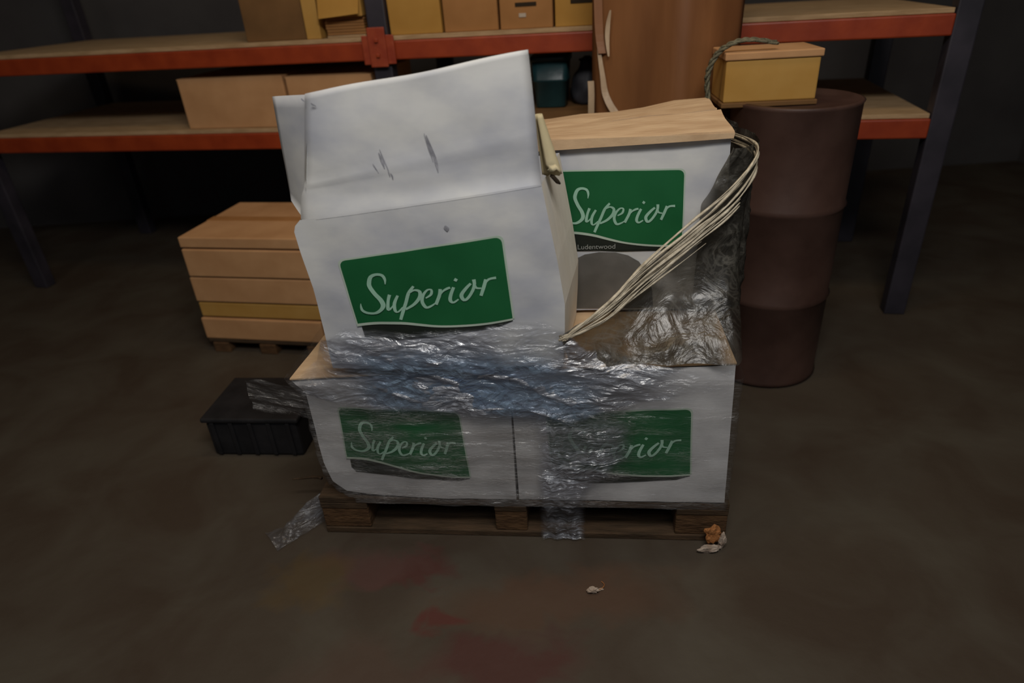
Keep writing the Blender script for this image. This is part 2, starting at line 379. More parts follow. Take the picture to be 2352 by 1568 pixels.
ribbon('pleat_or_highlight', crom([tp(-.225, 1.345), tp(-.232, 1.30), tp(-.234, 1.25), tp(-.229, 1.19)], 5), [.005+.012*sin(pi*i/15) for i in range(16)], PLEAT_HI, t)  # pale ribbon painted as the highlight on the wrapped edge
ribbon('pleat_or_highlight', crom([tp(-.262, 2.08), tp(-.268, 1.6), tp(-.262, 1.3), tp(-.25, 1.2)], 5), [.03]*16, BIGC, t)

# stack at the right edge: dark drum with ochre carton and a hanging cord
t = thing('steel_drum', 'dark brown drum at the right edge carrying a small ochre carton', 'drum', (1.03, 2.34, 0))
DRUMM = surface('drum_paint', (.045, .022, .016), (.075, .04, .03), .5, 5, bump=.1)
lathe('body', [(.2, 0), (.215, .01), (.21, .02), (.21, .34), (.217, .35), (.21, .36), (.21, .69), (.217, .70), (.21, .71), (.21, 1.04), (.215, 1.05), (.2, 1.055), (.195, 1.04), (.001, 1.04)], DRUMM, t, 40)
t = thing('cardboard_box', 'small ochre carton on top of the dark drum at the right edge', 'box', (.90, 2.28, 1.042), -.1)
box('body', (-.14, 0, 0.016), (.16, .2, .15), C_YEL, t, .005)
box('lid', (-.146, -.006, .148), (.166, .206, .172), C_TAN, t, .004)
box('base', (-.146, -.006, 0), (.166, .206, .016), C_DRK, t, .003)
cd = thing('strap', 'greenish cord looping down beside the tall brown carton at right', 'cord', (.74, 2.32, 1.0))
cp = crom([(.01, -.02, -.2), (-.01, 0, .0), (-.025, .01, .1), (-.025, .01, .16), (.0, .0, .215), (.045, -.02, .245), (.10, -.03, .25), (.18, -.02, .235)], 8)
for ph in (0, 2.1, 4.2):
    tube('strand', [(x+.0055*cos(i*.55+ph), y+.0055*sin(i*.55+ph), z+.003*sin(i*.55+ph)) for i, (x, y, z) in enumerate(cp)], .0052, CORD, cd, 6)

# ------------------------------------------------------------------ everything on the pallet uses (along, behind, up) of the pallet's front left foot
PY = radians(-6.85); PO = Vector((-.611, 1.512, 0))
pal = thing('wooden_pallet', 'worn wooden pallet with blocks carrying the four white printed cartons', 'pallet', PO, PY)
for iu, (u0, u1) in enumerate(((0, .145), (.53, .625), (1.055, 1.2))):
    for v0, v1 in ((0, .1), (.35, .45), (.7, .8)):
        box('block', (u0, v0+.003, .0225), (u1, v1-.003, .0995), WOODB, pal, .004)
    box('cross_board', (u0, 0, .1), (u1, .8, .121), WOOD, pal, .003)
for v0, v1 in ((0, .1), (.35, .45), (.7, .8)): box('bottom_board', (0, v0, 0), (1.2, v1, .022), WOOD, pal, .003)
for k, (v0, v1) in enumerate(((0, .145), (.17, .27), (.33, .47), (.53, .63), (.655, .8))):
    box('top_board', (0.002*k, v0, .1215), (1.2, v1, .144), WOOD, pal, .003)

def vf(u, w, seed, amp):  # how far a crushed face swells toward the viewer
    return -amp*(noise.noise(Vector((u*5+seed, w*6, seed)))+.5*noise.noise(Vector((u*14, w*15+seed, 3))))

LOGO = {'S': [(0.25, 0.359, 0.005), (0.255, 0.295, 0.0167), (0.243, 0.242, 0.0207), (0.207, 0.223, 0.0248), (0.171, 0.245, 0.0256), (0.151, 0.313, 0.027), (0.149, 0.37, 0.0271), (0.169, 0.46, 0.0273), (0.196, 0.545, 0.0297), (0.204, 0.616, 0.0298), (0.184, 0.67, 0.0256), (0.142, 0.709, 0.0235), (0.091, 0.698, 0.0213), (0.061, 0.658, 0.0191), (0.058, 0.605, 0.0127), (0.062, 0.563, 0.0042)],
'u': [(0.26, 0.496, 0.0212), (0.241, 0.576, 0.0191), (0.229, 0.68, 0.0214), (0.256, 0.658, 0.0107), (0.286, 0.589, 0.0107), (0.31, 0.52, 0.0149)],
'v': [(0.31, 0.52, 0.017), (0.278, 0.613, 0.0214), (0.271, 0.702, 0.0193), (0.287, 0.729, 0.0129), (0.325, 0.679, 0.0129)],
'p': [(0.423, 0.428, 0.0169), (0.382, 0.508, 0.0213), (0.35, 0.626, 0.0214), (0.313, 0.754, 0.0216), (0.291, 0.836, 0.0196)],
'b': [(0.382, 0.508, 0.0128), (0.421, 0.478, 0.017), (0.453, 0.504, 0.0213), (0.445, 0.578, 0.0236), (0.399, 0.659, 0.0215), (0.339, 0.71, 0.0172)],
'e': [(0.482, 0.598, 0.0108), (0.52, 0.559, 0.0172), (0.529, 0.502, 0.015), (0.503, 0.498, 0.015), (0.469, 0.56, 0.0193), (0.455, 0.642, 0.0216), (0.473, 0.716, 0.0217), (0.51, 0.702, 0.0152), (0.541, 0.668, 0.0087)],
'r': [(0.586, 0.503, 0.0214), (0.574, 0.575, 0.0216), (0.538, 0.693, 0.0217)], 's': [(0.564, 0.606, 0.0086), (0.596, 0.539, 0.0129), (0.625, 0.51, 0.0193), (0.649, 0.5, 0.0193)],
'i': [(0.67, 0.503, 0.0194), (0.643, 0.596, 0.0216), (0.634, 0.662, 0.0217), (0.651, 0.693, 0.0174), (0.686, 0.661, 0.0109)], 'd': [(0.685, 0.432, 0.020), (0.697, 0.404, 0.0207)],
'o': [(0.779, 0.485, 0.0173), (0.742, 0.541, 0.0216), (0.708, 0.616, 0.0239), (0.72, 0.68, 0.0218), (0.749, 0.654, 0.0196), (0.784, 0.571, 0.0196), (0.8, 0.5, 0.0195), (0.801, 0.441, 0.0215)],
'l': [(0.8, 0.5, 0.013), (0.808, 0.549, 0.0152), (0.838, 0.562, 0.0131)], 'q': [(0.874, 0.463, 0.0216), (0.852, 0.558, 0.0218), (0.828, 0.653, 0.0197)],
't': [(0.86, 0.518, 0.013), (0.891, 0.468, 0.0173), (0.936, 0.461, 0.0238)]}
SW = crom([(-.008, .848, .026), (.069, .846, .026), (.167, .854, .026), (.29, .884, .026), (.418, .94, .024), (.542, .985, .02), (.704, 1.015, .02), (.87, 1.022, .019), (1.001, 1.006, .018)], 5)
def swt(s): return interp([(p[0], p[1]) for p in SW], s)

class Print:
    """maps logo coordinates (s right, t down) onto a carton face"""
    def __init__(self, TL, TR, BR, BLg, vfun, base):
        self.TL, self.TR, self.BR = TL, TR, BR
        self.BL = tuple(TL[i]+(BLg[i]-TL[i])/.84 for i in (0, 1)); self.v = vfun; self.b = Vector(base)
        self.H = Vector(TL)-Vector(self.BL); self.W = Vector(TR)-Vector(TL)
    def __call__(self, s, t, lift):
        p = [lerp(lerp(self.TL[i], self.TR[i], s), lerp(self.BL[i], self.BR[i], s), t) for i in (0, 1)]
        return Vector((p[0], self.v(p[0], p[1])-lift, p[1]))-self.b
def band(P, name, ss, top, bot, lift, m, parent, rows=8):
    vs, fs = [], []
    for s in ss:
        a, b = top(s), bot(s)
        for k in range(rows+1): vs.append(P(s, lerp(a, b, k/rows), lift))
    for i in range(len(ss)-1):
        for k in range(rows): q = i*(rows+1)+k; fs.append((q, q+1, q+rows+2, q+rows+1))
    return link(name, vs, fs, m, parent, True)
ASP = .375/.215
def print_logo(P, parent, lo=0, hi=1, dark_lo=.02, pic=False):
    ss = [0, .003, .008, .015, .025, .04]+[.04+.92*k/30 for k in range(1, 30)]+[.96, .975, .985, .992, .997, 1]
    def rnd(s, e=0):
        r = .04; d = min(s, 1-s)
        return (-e if d > r else ASP*(r-sqrt(max(r*r-(r-d)**2, 0)))-e)
    def q(s): return -.012+s*1.024
    band(P, 'logo_border', [q(s) for s in ss], lambda x: rnd((x+.012)/1.024, .02), lambda x: swt(min(max(x, 0), 1)), .0012, PALEG, parent)
    band(P, 'logo_panel', ss, lambda s: rnd(s), lambda s: swt(s), .0022, GREEN, parent)
    # swoosh
    vs, fs = [], []
    for x, y, w in SW:
        vs += [P(x, y-w*.55*ASP*.72, .0034), P(x, y+w*.55*ASP*.72, .0034)]
    for i in range(len(SW)-1): fs.append((2*i, 2*i+1, 2*i+3, 2*i+2))
    link('logo_swoosh', vs, fs, PALEG, parent, True)
    ds = [dark_lo+(1-dark_lo)*k/30 for k in range(31)]
    band(P, 'caption_strip', ds, lambda s: min(swt(s)+.01, 1.1), lambda s: interp([(dark_lo, 1.02), (dark_lo+.03, 1.10), (.5, 1.12), (.9, 1.09), (1, 1.03)], s), .0018, DARK, parent, 3)
    vs, fs = [], []
    for key, pts in LOGO.items():
        c = crom(pts, 6)
        b0 = len(vs)
        for i, (x, y, w) in enumerate(c):
            a, b = c[max(i-1, 0)], c[min(i+1, len(c)-1)]
            d = Vector(((b[0]-a[0])*ASP, b[1]-a[1])); d = d.normalized() if d.length else Vector((1, 0)); nn = Vector((-d.y, d.x))
            # w is the stroke's horizontal width; turn it into a pen half-width
            hw = w*.5*ASP*(.74+.30*abs(d.y))
            vs += [P(x+nn.x*hw/ASP, y+nn.y*hw, .0036+.0002*(ord(key) % 4)), P(x-nn.x*hw/ASP, y-nn.y*hw, .0036+.0002*(ord(key) % 4))]
        for i in range(len(c)-1): fs.append((b0+2*i, b0+2*i+1, b0+2*i+3, b0+2*i+2))
    link('logo_lettering', vs, fs, PALE, parent, True)

def slab(name, quad, th, m, parent, nrm=Vector((0, 0, 1)), seg=6, wob=.0, seed=0, smooth=False):
    """sheet of cardboard over a quad (4 points), th thick along nrm"""
    vs, fs = [], []; q = [Vector(p) for p in quad]; n = seg+1
    for lay in (0, 1):
        for i in range(n):
            for j in range(n):
                p = q[0].lerp(q[1], i/seg).lerp(q[3].lerp(q[2], i/seg), j/seg)
                p = p+nrm*(lay*th + wob*noise.noise(Vector((p.x*6+seed, p.y*6, p.z*6))))
                vs.append(p)
    N2 = n*n
    for i in range(seg):
        for j in range(seg):
            a = i*n+j; fs.append((a, a+n, a+n+1, a+1)); fs.append((N2+a, N2+a+1, N2+a+n+1, N2+a+n))
    for i in range(seg):
        for a, b in ((i, i+1), (n*seg+i, n*seg+i+1), (i*n, (i+1)*n), (i*n+seg, (i+1)*n+seg)):
            fs.append((a, b, N2+b, N2+a))
    return link(name, vs, fs, m, parent, smooth)

def carton(name, label, left, right, top, bottom, depth, vfun, base, m, m_side=None, back=lambda u, w: (u, w), n=28, group=None):
    """left/right: tables (w -> u); top/bottom: functions of s giving w; front face follows vfun"""
    t = thing(name, label, 'carton', PO+Matrix.Rotation(PY, 3, 'Z')@Vector(base), PY, group)
    b = Vector(base); vs, fs = [], []
    def pt(s, tt):
        wl = lerp(top(0), bottom(0), tt); wr = lerp(top(1), bottom(1), tt)
        u = lerp(interp(left, wl), interp(right, wr), s); w = lerp(top(s), bottom(s), tt); return u, w
    for i in range(n+1):
        for j in range(n+1):
            u, w = pt(i/n, j/n); vs.append(Vector((u, vfun(u, w), w))-b)
    for i in range(n):
        for j in range(n): a = i*(n+1)+j; fs.append((a, a+1, a+n+2, a+n+1))
    link('front_panel', vs, fs, m, t, True)
    ring = [pt(i/n, 0) for i in range(n)]+[pt(1, j/n) for j in range(n)]+[pt(1-i/n, 1) for i in range(n)]+[pt(0, 1-j/n) for j in range(n)]
    def side(nm, idx, mm):
        vs, fs = [], []
        for k in idx:
            u, w = ring[k % len(ring)]; f = Vector((u, vfun(u, w), w)); ub, wb = back(u, w)
            vs += [f-b, Vector((lerp(u, ub, .5), depth*.5, lerp(w, wb, .5)))-b, Vector((ub, depth, wb))-b]
        for k in range(len(idx)-1):
            fs += [(3*k, 3*k+1, 3*k+4, 3*k+3), (3*k+1, 3*k+2, 3*k+5, 3*k+4)]
        return link(nm, vs, fs, mm, t)
    side('side_panel', list(range(n, 2*n+1)), m_side or m)
    side('side_panel', list(range(3*n, 4*n+1)), m)
    side('bottom_panel', list(range(2*n, 3*n+1)), m)
    cs = [ring[0], ring[n], ring[2*n], ring[3*n]]
    link('back_panel', [Vector((*[0],))*0 if False else Vector((back(*c)[0], depth, back(*c)[1]))-b for c in cs], [(0, 1, 2, 3)], m, t)
    return t
GRP = 'white printed cartons on the pallet'

# lower left carton, crushed at its lower left corner
vA = lambda u, w: vf(u, w, 1.3, .007)+(.012 if w > .54 else 0)*(w-.54)/.03
topA = lambda s: interp([(0, .556), (.2, .560), (.6, .578), (1, .592)], s)
botA = lambda s: interp([(0, .168), (.08, .160), (.2, .153), (1, .150)], s)
ba = (.3, .3, .1445)
cA = carton('cardboard_carton', 'lower left white carton on the pallet, bottom left corner crushed, faded green print under film',
            [(.150, .125), (.160, .100), (.207, .060), (.28, .045), (.434, .043), (.521, .041), (.556, .006)], [(.14, .598), (.6, .600)], topA, botA, .78, vA, ba, WHITE_LOW, group=GRP,
            back=lambda u, w: (max(u, .03) if u < .3 else .598, w if w > .4 else .1445))
B_ = Vector(ba)
for k, (y0, y1) in enumerate(((.0, .385), (.392, .78))):
    slab('top_flap', [Vector((.008, y0, .557))-B_, Vector((.6, y0, .593))-B_, Vector((.598, y1, .593))-B_, Vector((.03, y1, .562))-B_], .004, KRAFT, cA, wob=.003, seed=k)
PA = Print((.124, .467), (.457, .454), (.469, .235), (.120, .300), vA, ba)
print_logo(PA, cA)

# lower right carton
vB = lambda u, w: vf(u, w, 5.1, .005)
topB = lambda s: interp([(0, .585), (.5, .590), (1, .601)], s)
bb = (.9, .3, .1445)
cB = carton('cardboard_carton', 'lower right white carton on the pallet, green print half hidden by crumpled film',
            [(.15, .606), (.6, .604)], [(.15, 1.184), (.6, 1.168)], topB, lambda s: .150, .78, vB, bb, WHITE_LOW, group=GRP, back=lambda u, w: (u, w))
B_ = Vector(bb)
for k, (y0, y1) in enumerate(((.0, .385), (.392, .78))):
    slab('top_flap', [Vector((.605, y0, .586))-B_, Vector((1.17, y0, .602))-B_, Vector((1.17, y1, .600))-B_, Vector((.605, y1, .586))-B_], .004, KRAFT, cB, wob=.003, seed=k+4)
PB = Print((.696, .447), (1.069, .470), (1.082, .252), (.705, .270), vB, bb)
print_logo(PB, cB)

# upper right carton, standing further back
vD = lambda u, w: .30+vf(u, w, 8.2, .004)
bd = (.88, .55, .606)
cD = carton('cardboard_carton', 'upper right white carton standing at the back with kraft top and black caption strip',
            [(.60, .60), (1.1, .60)], [(.60, 1.185), (1.1, 1.166)], lambda s: lerp(1.092, 1.094, s), lambda s: .608, .79, vD, bd, WHITE, group=GRP, back=lambda u, w: (u, w-.02-.045*(1.17-u)/.57 if w > 1 else w))
B_ = Vector(bd)
slab('top_flap', [Vector((.60, .295, 1.094))-B_, Vector((1.172, .290, 1.094))-B_, Vector((1.18, .52, 1.112))-B_, Vector((.60, .52, 1.070))-B_], .006, KRAFT, cD, wob=.010, seed=9)
slab('top_flap', [Vector((.60, .525, 1.071))-B_, Vector((1.17, .525, 1.112))-B_, Vector((1.185, .80, 1.100))-B_, Vector((.60, .79, 1.046))-B_], .006, KRAFT, cD, wob=.014, seed=12)
slab('folded_edge', [Vector((.66, .291, 1.073))-B_, Vector((1.170, .287, 1.088))-B_, Vector((1.172, .287, 1.101))-B_, Vector((.62, .291, 1.101))-B_], .004, KRAFT, cD, Vector((0, -1, 0)), wob=.003)
PD = Print((.722, 1.016), (1.057, 1.009), (1.063, .806), (.730, .850), vD, bd)
print_logo(PD, cD, dark_lo=.08)
# flat black caption strip with small lettering, and the grey printed picture
link('caption_strip', [Vector((u, vD(u, w)-.0015, w))-B_ for u, w in ((.74, .845), (.90, .832), (1.03, .80), (1.03, .793), (.74, .793))], [(0, 1, 2, 3, 4)], DARK, cD)
fc = bpy.data.curves.new('caption', 'FONT'); fc.body = '\u00b7 Ludentwood'; fc.size = .021; fc.extrude = 0
tmp = bpy.data.objects.new('caption', fc); COL.objects.link(tmp)
dg = bpy.context.evaluated_depsgraph_get(); me = bpy.data.meshes.new_from_object(tmp.evaluated_get(dg)); bpy.data.objects.remove(tmp)
for v in me.vertices: v.co = Vector((.768+v.co.x*.98, .2985-.0045, .7995+v.co.y*.95))-B_
me.materials.clear(); me.materials.append(CAP)
o = bpy.data.objects.new('caption_lettering', me); COL.objects.link(o); o.parent = cD
pp = [(.775, .770), (.80, .782), (.84, .788), (.885, .786), (.92, .776), (.95, .757), (.975, .72), (.99, .67), (.995, .615), (.775, .615)]
link('printed_picture', [Vector((u, vD(u, w)-.0016, w))-B_ for u, w in pp], [tuple(range(len(pp)))], PIC, cD)

def sm(a, b, x): t = min(max((x-a)/(b-a), 0), 1); return t*t*(3-2*t)
# tilted carton on top, flaps standing open
def vC(u, w):
    return -.012+vf(u, w, 3.7, .004)-.010*sin(pi*min(max((u-.14)/.6, 0), 1))
bc = (.44, .12, .606)
leftC = [(.60, .140), (.70, .138), (.834, .136), (.93, .124), (.986, .119), (1.006, .140)]
rightC = [(.60, .742), (.70, .748), (.777, .750), (.89, .735), (1.074, .704)]
cC = carton('cardboard_carton', 'tilted white carton on top at left, big white flaps standing open above green print',
            leftC, rightC, lambda s: lerp(1.006, 1.072, s), lambda s: lerp(.602, .612, s), .27, vC, bc, WHITE, CREAM, group=GRP,
            back=lambda u, w: (u+.032 if u > .4 else u+.01, w))
B_ = Vector(bc)
PC = Print((.217, .905), (.609, .957), (.623, .747), (.234, .736), vC, bc)
print_logo(PC, cC)
# front flap
n = 26; vs, fs = [], []
def flap_pt(s, t):  # s left..right, t 0 crease .. 1 top
    L_ = crom([(.138, 1.002), (.150, 1.055), (.172, 1.11), (.208, 1.279)], 6); R_ = crom([(.704, 1.068), (.702, 1.10), (.696, 1.219), (.687, 1.341)], 6)
    i = t*(len(L_)-1); a = int(min(i, len(L_)-2)); f = i-a
    l = [lerp(L_[a][k], L_[a+1][k], f) for k in (0, 1)]; r = [lerp(R_[a][k], R_[a+1][k], f) for k in (0, 1)]
    u, w = lerp(l[0], r[0], s), lerp(l[1], r[1], s)
    w += (.002*sin(s*9))*sm(.6, 1, t)
    v = lerp(vC(u, w)-.0006, -.010+vf(u, w, 21, .006), sm(0, .35, t)) - .002*math.exp(-((t-.55)/.04)**2) + .010*sm(.10, 0, s)**2
    return Vector((u, v, w))-B_
for lay in (0, 1):
    for i in range(n+1):
        for j in range(n+1): vs.append(flap_pt(i/n, j/n)+Vector((0, .005*lay, 0)))
N2 = (n+1)**2
for i in range(n):
    for j in range(n):
        a = i*(n+1)+j; fs.append((a, a+n+1, a+n+2, a+1)); fs.append((N2+a, N2+a+1, N2+a+n+2, N2+a+n+1))
for i in range(n):
    for a, b in ((i, i+1), (n*(n+1)+i, n*(n+1)+i+1), (i*(n+1)+n, (i+1)*(n+1)+n)): fs.append((a, b, N2+b, N2+a))
link('front_flap', vs, fs, WHITE, cC, True)
slab('left_flap', [Vector((.078, .100, 1.020))-B_, Vector((.148, .000, 1.000))-B_, Vector((.215, -.001, 1.277))-B_, Vector((.085, .110, 1.262))-B_], .005, WHITE, cC, Vector((.5, .85, 0)), 10, .003, 3, True)
slab('back_flap', [Vector((.16, .258, 1.00))-B_, Vector((.66, .258, 1.055))-B_, Vector((.65, .272, 1.20))-B_, Vector((.17, .272, 1.16))-B_], .005, KRAFT, cC, Vector((0, 1, 0)), 6, .003)
# right flap: curled inward roll of kraft board with torn lower end
vs, fs = [], []; nr, nk = 16, 14
for i in range(nr+1):
    f = i/nr; c = Vector((lerp(.700, .727, f), .045+.0*f, lerp(1.208, 1.079, f))); r = lerp(.005, .017, f)
    for k in range(nk+1):
        a = -2.2+5.2*k/nk; rr = r*(1+.25*k/nk)
        jag = .012*noise.noise(Vector((k*.9, 0, 7)))*(f > .9)
        vs.append(c+Vector((rr*cos(a), rr*sin(a), jag-.01*(f > .9)*sin(a)))-B_)
for i in range(nr):
    for k in range(nk): a = i*(nk+1)+k; fs.append((a, a+1, a+nk+2, a+nk+1))
o = link('right_flap', vs, fs, KRAFT_YEL, cC, True); so = o.modifiers.new('board', 'SOLIDIFY'); so.thickness = .003
tube('torn_end_shade', [Vector((.722, .036, 1.078))-B_, Vector((.728, .036, 1.074))-B_, Vector((.738, .037, 1.062))-B_, Vector((.744, .038, 1.057))-B_], [.003, .005, .005, .002], SLOT, cC, 7)  # dark tube stands in for the shade inside the curl's torn open end
# scuffs and dents on the open flap
for pts in ([(.458, 1.19, .001), (.466, 1.15, .004), (.470, 1.128, .001)], [(.355, 1.16, .001), (.366, 1.12, .003), (.370, 1.10, .001)], [(.352, 1.153, .002), (.357, 1.135, .006), (.360, 1.117, .002)], [(.462, 1.186, .002), (.470, 1.155, .006), (.476, 1.130, .007), (.479, 1.106, .001)],
            [(.484, .988, .002), (.486, .982, .012), (.487, .974, .002)], [(.203, 1.272, .001), (.206, 1.268, .005), (.209, 1.264, .001)], [(.222, 1.262, .001), (.227, 1.257, .007), (.232, 1.254, .001)],
            [(.372, 1.108, .001), (.375, 1.102, .003), (.376, 1.094, .001)], [(.335, 1.13, .001), (.339, 1.12, .003), (.345, 1.108, .001)]):
    vs, fs = [], []; cpts = crom(pts, 5)
    for u, w, hw in cpts:
        v = (-.0065 if w > 1.05 else -.0235)
        # follow whichever panel lies in front here
        v = (-.012+vf(u, w, 21, .006) if w > 1.05 else vC(u, w)-.002)
        vs += [Vector((u-max(hw, .0005)/2, v, w))-B_, Vector((u+max(hw, .0005)/2, v, w))-B_]
    for i in range(len(cpts)-1): fs.append((2*i, 2*i+1, 2*i+3, 2*i+2))
    link('scuff_mark', vs, fs, SCUFF, cC, True)

# ------------------------------------------------------------------ stretch film
wrap = thing('stretch_film', 'torn clear stretch film wrapped and bunched around the cartons on the pallet', 'plastic film', PO, PY)
def sheet(name, fn, nu, nv, m, smooth=True):
    """fn(s,t) -> (u, v, w, density)"""
    vs, fs, dn = [], [], []
    for i in range(nu+1):
        for j in range(nv+1):
            q = fn(i/nu, j/nv); vs.append(q[:3]); dn.append(max(q[3], 0))
    for i in range(nu):
        for j in range(nv): a = i*(nv+1)+j; fs.append((a, a+nv+1, a+nv+2, a+1))
    return link(name, vs, fs, m, wrap, smooth, dn)
def cr(x, y, z, f=1.0):  # crease noise: sharp ridges
    p = Vector((x*f, y*f, z*f))
    return 1-2*abs(noise.noise(p))-.6*abs(noise.noise(p*2.3))
def sm(a, b, x): t = min(max((x-a)/(b-a), 0), 1); return t*t*(3-2*t)
leftA = [(.150, .115), (.160, .090), (.207, .050), (.28, .035), (.434, .033), (.521, .031), (.556, .0)]
# tight wrap around both lower cartons
def f_wrap(s, t):
    w = lerp(.135, .565, t); lu = interp(leftA, w); L1, L2, L3 = .7, 1.19-lu, .7; d = s*(L1+L2+L3)
    rip = .0025*cr(d*2.0, w*30, 1.7)+.004*cr(d*5, w*7, 4)
    if d < L1: return (lu-.004-rip, L1-d, w, .1)
    if d < L1+L2:
        u = lu+d-L1
        base = min(vA(u, w), 0) if u < .6 else min(vB(u, w), 0)
        e = min(u-lu, 1.19-u); 
        den = .10+.10*sm(.30, .0, abs(u-.62)) + .16*sm(.10, .02, abs(u-.60)) + .35*sm(.16, .05, abs(u-.79))*sm(.16, .25, w) + .12*sm(.2, .15, w)+.06*noise.noise(Vector((u*6, w*6, 2)))
        den += .10*sm(.25, .0, u)*sm(.3, .15, w) + .20*sm(.62, .52, u)+.10
        return (u, base-.0095-rip*1.0, w, den)
    return (1.192+rip, d-L1-L2, w, .1)
sheet('front_wrap', f_wrap, 330, 110, FILM)
# crumpled band over the joint of lower and tilted cartons
topw = [(.02, .56), (.08, .60), (.13, .70), (.20, .735), (.25, .728), (.45, .722), (.60, .745), (.70, .750), (.745, .725), (.80, .66), (.95, .61), (1.16, .60)]
loww = [(.02, .54), (.12, .50), (.25, .475), (.45, .465), (.6, .45), (.75, .43), (.85, .47), (.95, .50), (1.16, .55)]
def f_band(s, t):
    u = lerp(.03, 1.16, s); a, b = interp(loww, u), interp(topw, u); w = lerp(a, b, t)
    w += .008*noise.noise(Vector((u*9, t*2, 3)))
    front = lerp(-.016, -.030, sm(.56, .63, w)*sm(.77, .72, u)*sm(.10, .16, u))
    back = 0.07*sm(.14, .06, u)*sm(.56, .60, w) + .12*sm(.76, .95, u)*sm(.60, .66, w)
    v = front+back-.012*max(cr(u*5+w*3, w*11, 0), 0)-.005*cr(u*11+w*9, w*24, 5)-.0018*cr(u*30+w*14, w*55, 6)
    edge = sm(0, .10, t)*sm(1.0, .93, t)*sm(0, .05, s)*sm(1, .75, s)
    den = (.72+.45*noise.noise(Vector((u*5, w*9, 8)))+.2*cr(u*12, w*20, 2))*edge+.02
    den *= 1-.6*sm(.12, .05, abs(u-.66))*sm(.60, .63, w)
    den *= 1-.45*sm(.13, .08, abs(u-.34))*sm(.69, .72, w)
    return (u, v, w, den)
sheet('bunched_band', f_band, 300, 110, FILM_CR)
def f_blue(s, t):
    u = lerp(.16, .90, s); w = lerp(interp(loww, u)+.002, lerp(.70, .60, sm(.62, .82, u)), t)
    v = lerp(-.022, -.037, sm(.56, .62, w)*sm(.80, .74, u))-.009*max(cr(u*6+3, w*9, 4), 0)-.004*cr(u*15, w*25, 9)
    edge = sm(0, .15, t)*sm(1, .6, t)*sm(0, .3, s)*sm(1, .7, s)
    return (u, v, w, (.60+.5*noise.noise(Vector((u*6, w*8, 1))))*edge)
sheet('bluish_layer', f_blue, 180, 70, FILM_BL)['label'] = 'bluish denser layer of film'
# twisted strands pulled from the knot up to the right
for i in range(18):
    r1, r2, r3 = random.uniform(-1, 1), random.uniform(-1, 1), random.uniform(-1, 1)
    sag = .050*(i/17)**1.2
    pts = [(.742+.012*r1, -.030, .700+.012*r2), (.775, -.024+.004*r3, .720-.3*sag+.006*r1), (.855+.006*r2, .01, .775-sag+.006*r1), (.94, .05+.008*r3, .858-1.4*sag+.005*r2),
           (1.055+.01*r1, .09, .942-1.5*sag+.006*r3), (1.145, .12, 1.02-1.7*sag+.01*r2), (1.21, .20, 1.07-1.7*sag), (1.225, .34, 1.07-sag), (1.22, .60, 1.04-sag)]
    c = crom(pts, 7)
    c = c[:random.choice((26, 31, 34, 38, len(c)))] if i > 2 else c
    rr = random.uniform(.0010, .0030); nc = len(c)
    tube('twisted_strand', c, [rr*(1.0+.5*sin(k*.7+i))*min(1, .25+(nc-k)/8) for k in range(nc)], FILM_TW, wrap, 6)
# film sheet falling from the strands over the right carton, its dark reflection painted grey
up_c = [(.74, -.030, .705), (.855, .013, .765), (.94, .053, .84), (1.055, .093, .925), (1.145, .123, 1.01), (1.21, .20, 1.06), (1.225, .34, 1.06), (1.22, .60, 1.03)]
lo_c = [(.76, -.018, .600), (.86, -.012, .596), (.96, -.010, .600), (1.07, -.010, .606), (1.17, -.008, .61), (1.195, .10, .61), (1.20, .3, .61), (1.20, .6, .61)]
cu, cl = crom(up_c, 20), crom(lo_c, 20)
def f_gray(s, t):
    k = int(round(s*(len(cu)-1))); a, b = Vector(cu[k]), Vector(cl[k])
    p = a.lerp(b, t)
    # hang inward onto the carton tops between the two edges
    p.y += .10*sin(pi*t)*sm(0, .35, s)*(1-.4*t); p.x += .0
    p.z = lerp(a.z, max(b.z, .612), t**.85)
    c1 = cr(p.x*6, p.y*5, p.z*7)
    p.y -= .012*max(c1, 0)*sm(0, .1, t); p.z += .010*cr(p.x*9, p.y*9, 3)*(t > .02)*sm(1, .9, t)
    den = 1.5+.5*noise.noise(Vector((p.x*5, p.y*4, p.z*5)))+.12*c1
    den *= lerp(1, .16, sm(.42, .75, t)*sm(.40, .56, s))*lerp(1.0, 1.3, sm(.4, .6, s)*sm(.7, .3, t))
    return (p.x, p.y, max(p.z, .608), den)
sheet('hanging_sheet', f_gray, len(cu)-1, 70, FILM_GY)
# loose bulge of film at the upper right side
bpath = crom([(1.10, .275), (1.155, .262), (1.212, .29), (1.236, .37), (1.222, .5), (1.212, .72)], 10)
def f_bulge(s, t):
    i = min(int(s*(len(bpath)-1)), len(bpath)-2); f = s*(len(bpath)-1)-i
    u, v = (lerp(bpath[i][k], bpath[i+1][k], f) for k in (0, 1)); w = lerp(.62, 1.07, t)
    cut = interp([(.62, 1.08), (.88, 1.07), (.95, 1.115), (1.06, 1.165), (1.08, 1.17)], w)
    u = max(u, cut); k = .011*cr(u*9, w*8, v*8)+.006*cr(u*20, w*18, v*20)
    if s < .4: v -= max(k, -.004)
    else: u += k+.006
    return (u, v, w, .95+.5*noise.noise(Vector((u*6, w*6, v*6))))
sheet('side_bulge', f_bulge, 60, 80, FILM_GY)
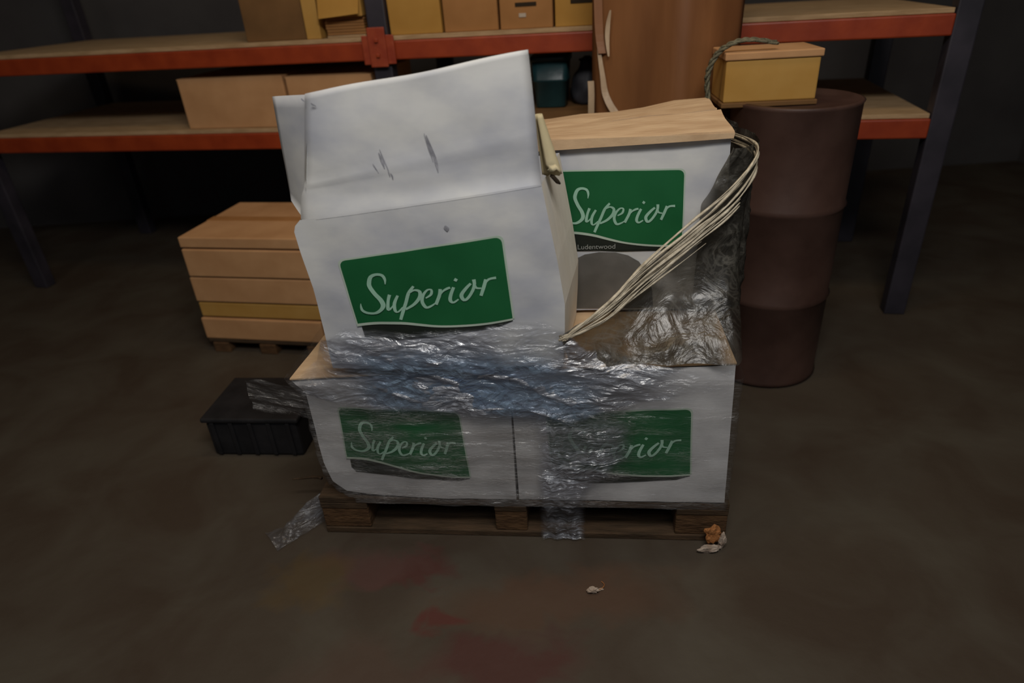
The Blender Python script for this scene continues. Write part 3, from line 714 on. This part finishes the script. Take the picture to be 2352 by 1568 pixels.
# tail hanging over the middle joint to the floor
def f_tail(s, t):
    w = lerp(.47, .012, t); u = lerp(.66, .93, s)*1.0+sm(.25, .65, t)*(lerp(.665, .80, s)-lerp(.66, .93, s))+.012*noise.noise(Vector((w*6, 0, 1)))
    v = -.024-.012*cr(u*14, w*5, 3)-.005*cr(u*34, w*14, 1)+(.018*sm(.16, .08, w))
    den = (.62+.35*noise.noise(Vector((u*8, w*7, 4)))+.15*cr(u*22, w*3, 7))*sm(0, .2, s)*sm(1, .75, s)*sm(0, .12, t)*lerp(1, .75, sm(.5, .7, t))
    return (u, min(v, -.006), w, den)
sheet('hanging_tail', f_tail, 90, 150, FILM_CR)
# left corner ear
def f_ear(s, t):
    u = lerp(.045, -.15, s); w = lerp(.548, .430, t)+.012*noise.noise(Vector((s*2, t*3, 9)))-.02*s*(t < .5)
    return (u, .0+.05*s-.008*cr(u*5, w*30, 1), w, (.40+.2*cr(u*4, w*28, 2))*sm(1, .9, t))
sheet('corner_ear', f_ear, 40, 40, FILM)
# floor tail left of pallet
def f_ft(s, t):
    p = Vector((-.02, .06, 0)).lerp(Vector((-.16, -.05, 0)), s); wd = lerp(.03, .10, s)
    q = p+Vector((.7, -.7, 0))*wd*(t-.5)
    h = lerp(.10, .012, sm(0, 1, s))*(1-abs(2*t-1)**1.5)+.003+.008*max(cr(q.x*25, q.y*10, 2), 0)
    return (q.x, q.y, h, .20+.15*cr(s*3, t*6, 5))
sheet('floor_tail', f_ft, 50, 30, FILM_CR)

# ------------------------------------------------------------------ litter
def crumple(bm_seed, r, sq=(1, 1, .6)):
    bm = bmesh.new(); bmesh.ops.create_icosphere(bm, subdivisions=3, radius=r)
    for v in bm.verts:
        p = v.co*(1/r); k = 1+.55*noise.noise(p*1.6+Vector((bm_seed, 0, 0)))+.25*noise.noise(p*4+Vector((0, bm_seed, 0)))
        v.co = Vector((v.co.x*k*sq[0], v.co.y*k*sq[1], v.co.z*k*sq[2]))
    mz = min(v.co.z for v in bm.verts)
    for v in bm.verts: v.co.z -= mz
    return bm
def scrap(name, loc, seed, r, sq, m, parent=None):
    bm = crumple(seed, r, sq); me = bpy.data.meshes.new(name); bm.to_mesh(me); bm.free(); me.materials.append(m)
    o = bpy.data.objects.new(name, me); COL.objects.link(o); o.location = loc
    if parent is not None: o.parent = parent
    return o
t = thing('crumpled_scrap', 'torn orange and white scrap by the right front block of the pallet', 'scrap', (.535, 1.352, 0))
scrap('orange_piece', (.0, .0, 0.012), 3, .030, (.8, .4, 1.0), SCRAPO, t)
scrap('white_piece', (-.012, -.020, 0), 5, .018, (1.6, .4, .7), SCRAP, t)
scrap('white_piece', (.026, -.010, 0.0), 8, .014, (.7, .5, 1.8), SCRAP, t)
t = thing('paper_scrap', 'small white torn paper scrap lying alone on the dark floor', 'scrap', (.178, 1.223, 0))
scrap('torn_piece', (-.004, -.004, 0), 2, .011, (1.3, .7, .8), SCRAP, t)
scrap('torn_tip', (.018, .004, 0), 6, .005, (1.6, .6, .6), SCRAP, t)
tube('fibre', crom([(.012, 0, .004), (.026, .008, .006), (.03, .02, .003), (.024, .03, .003)], 5), .0012, SCRAPO, t, 5)
t = tube('wood_splinter', crom([(-.735, 1.655, .10), (-.70, 1.652, .104), (-.66, 1.645, .112), (-.632, 1.63, .118)], 5), [.002+.004*(i/15) for i in range(16)], WOOD, None, 6)
tag(t, 'thin pale wooden splinter sticking out at the left end of the pallet', 'splinter')
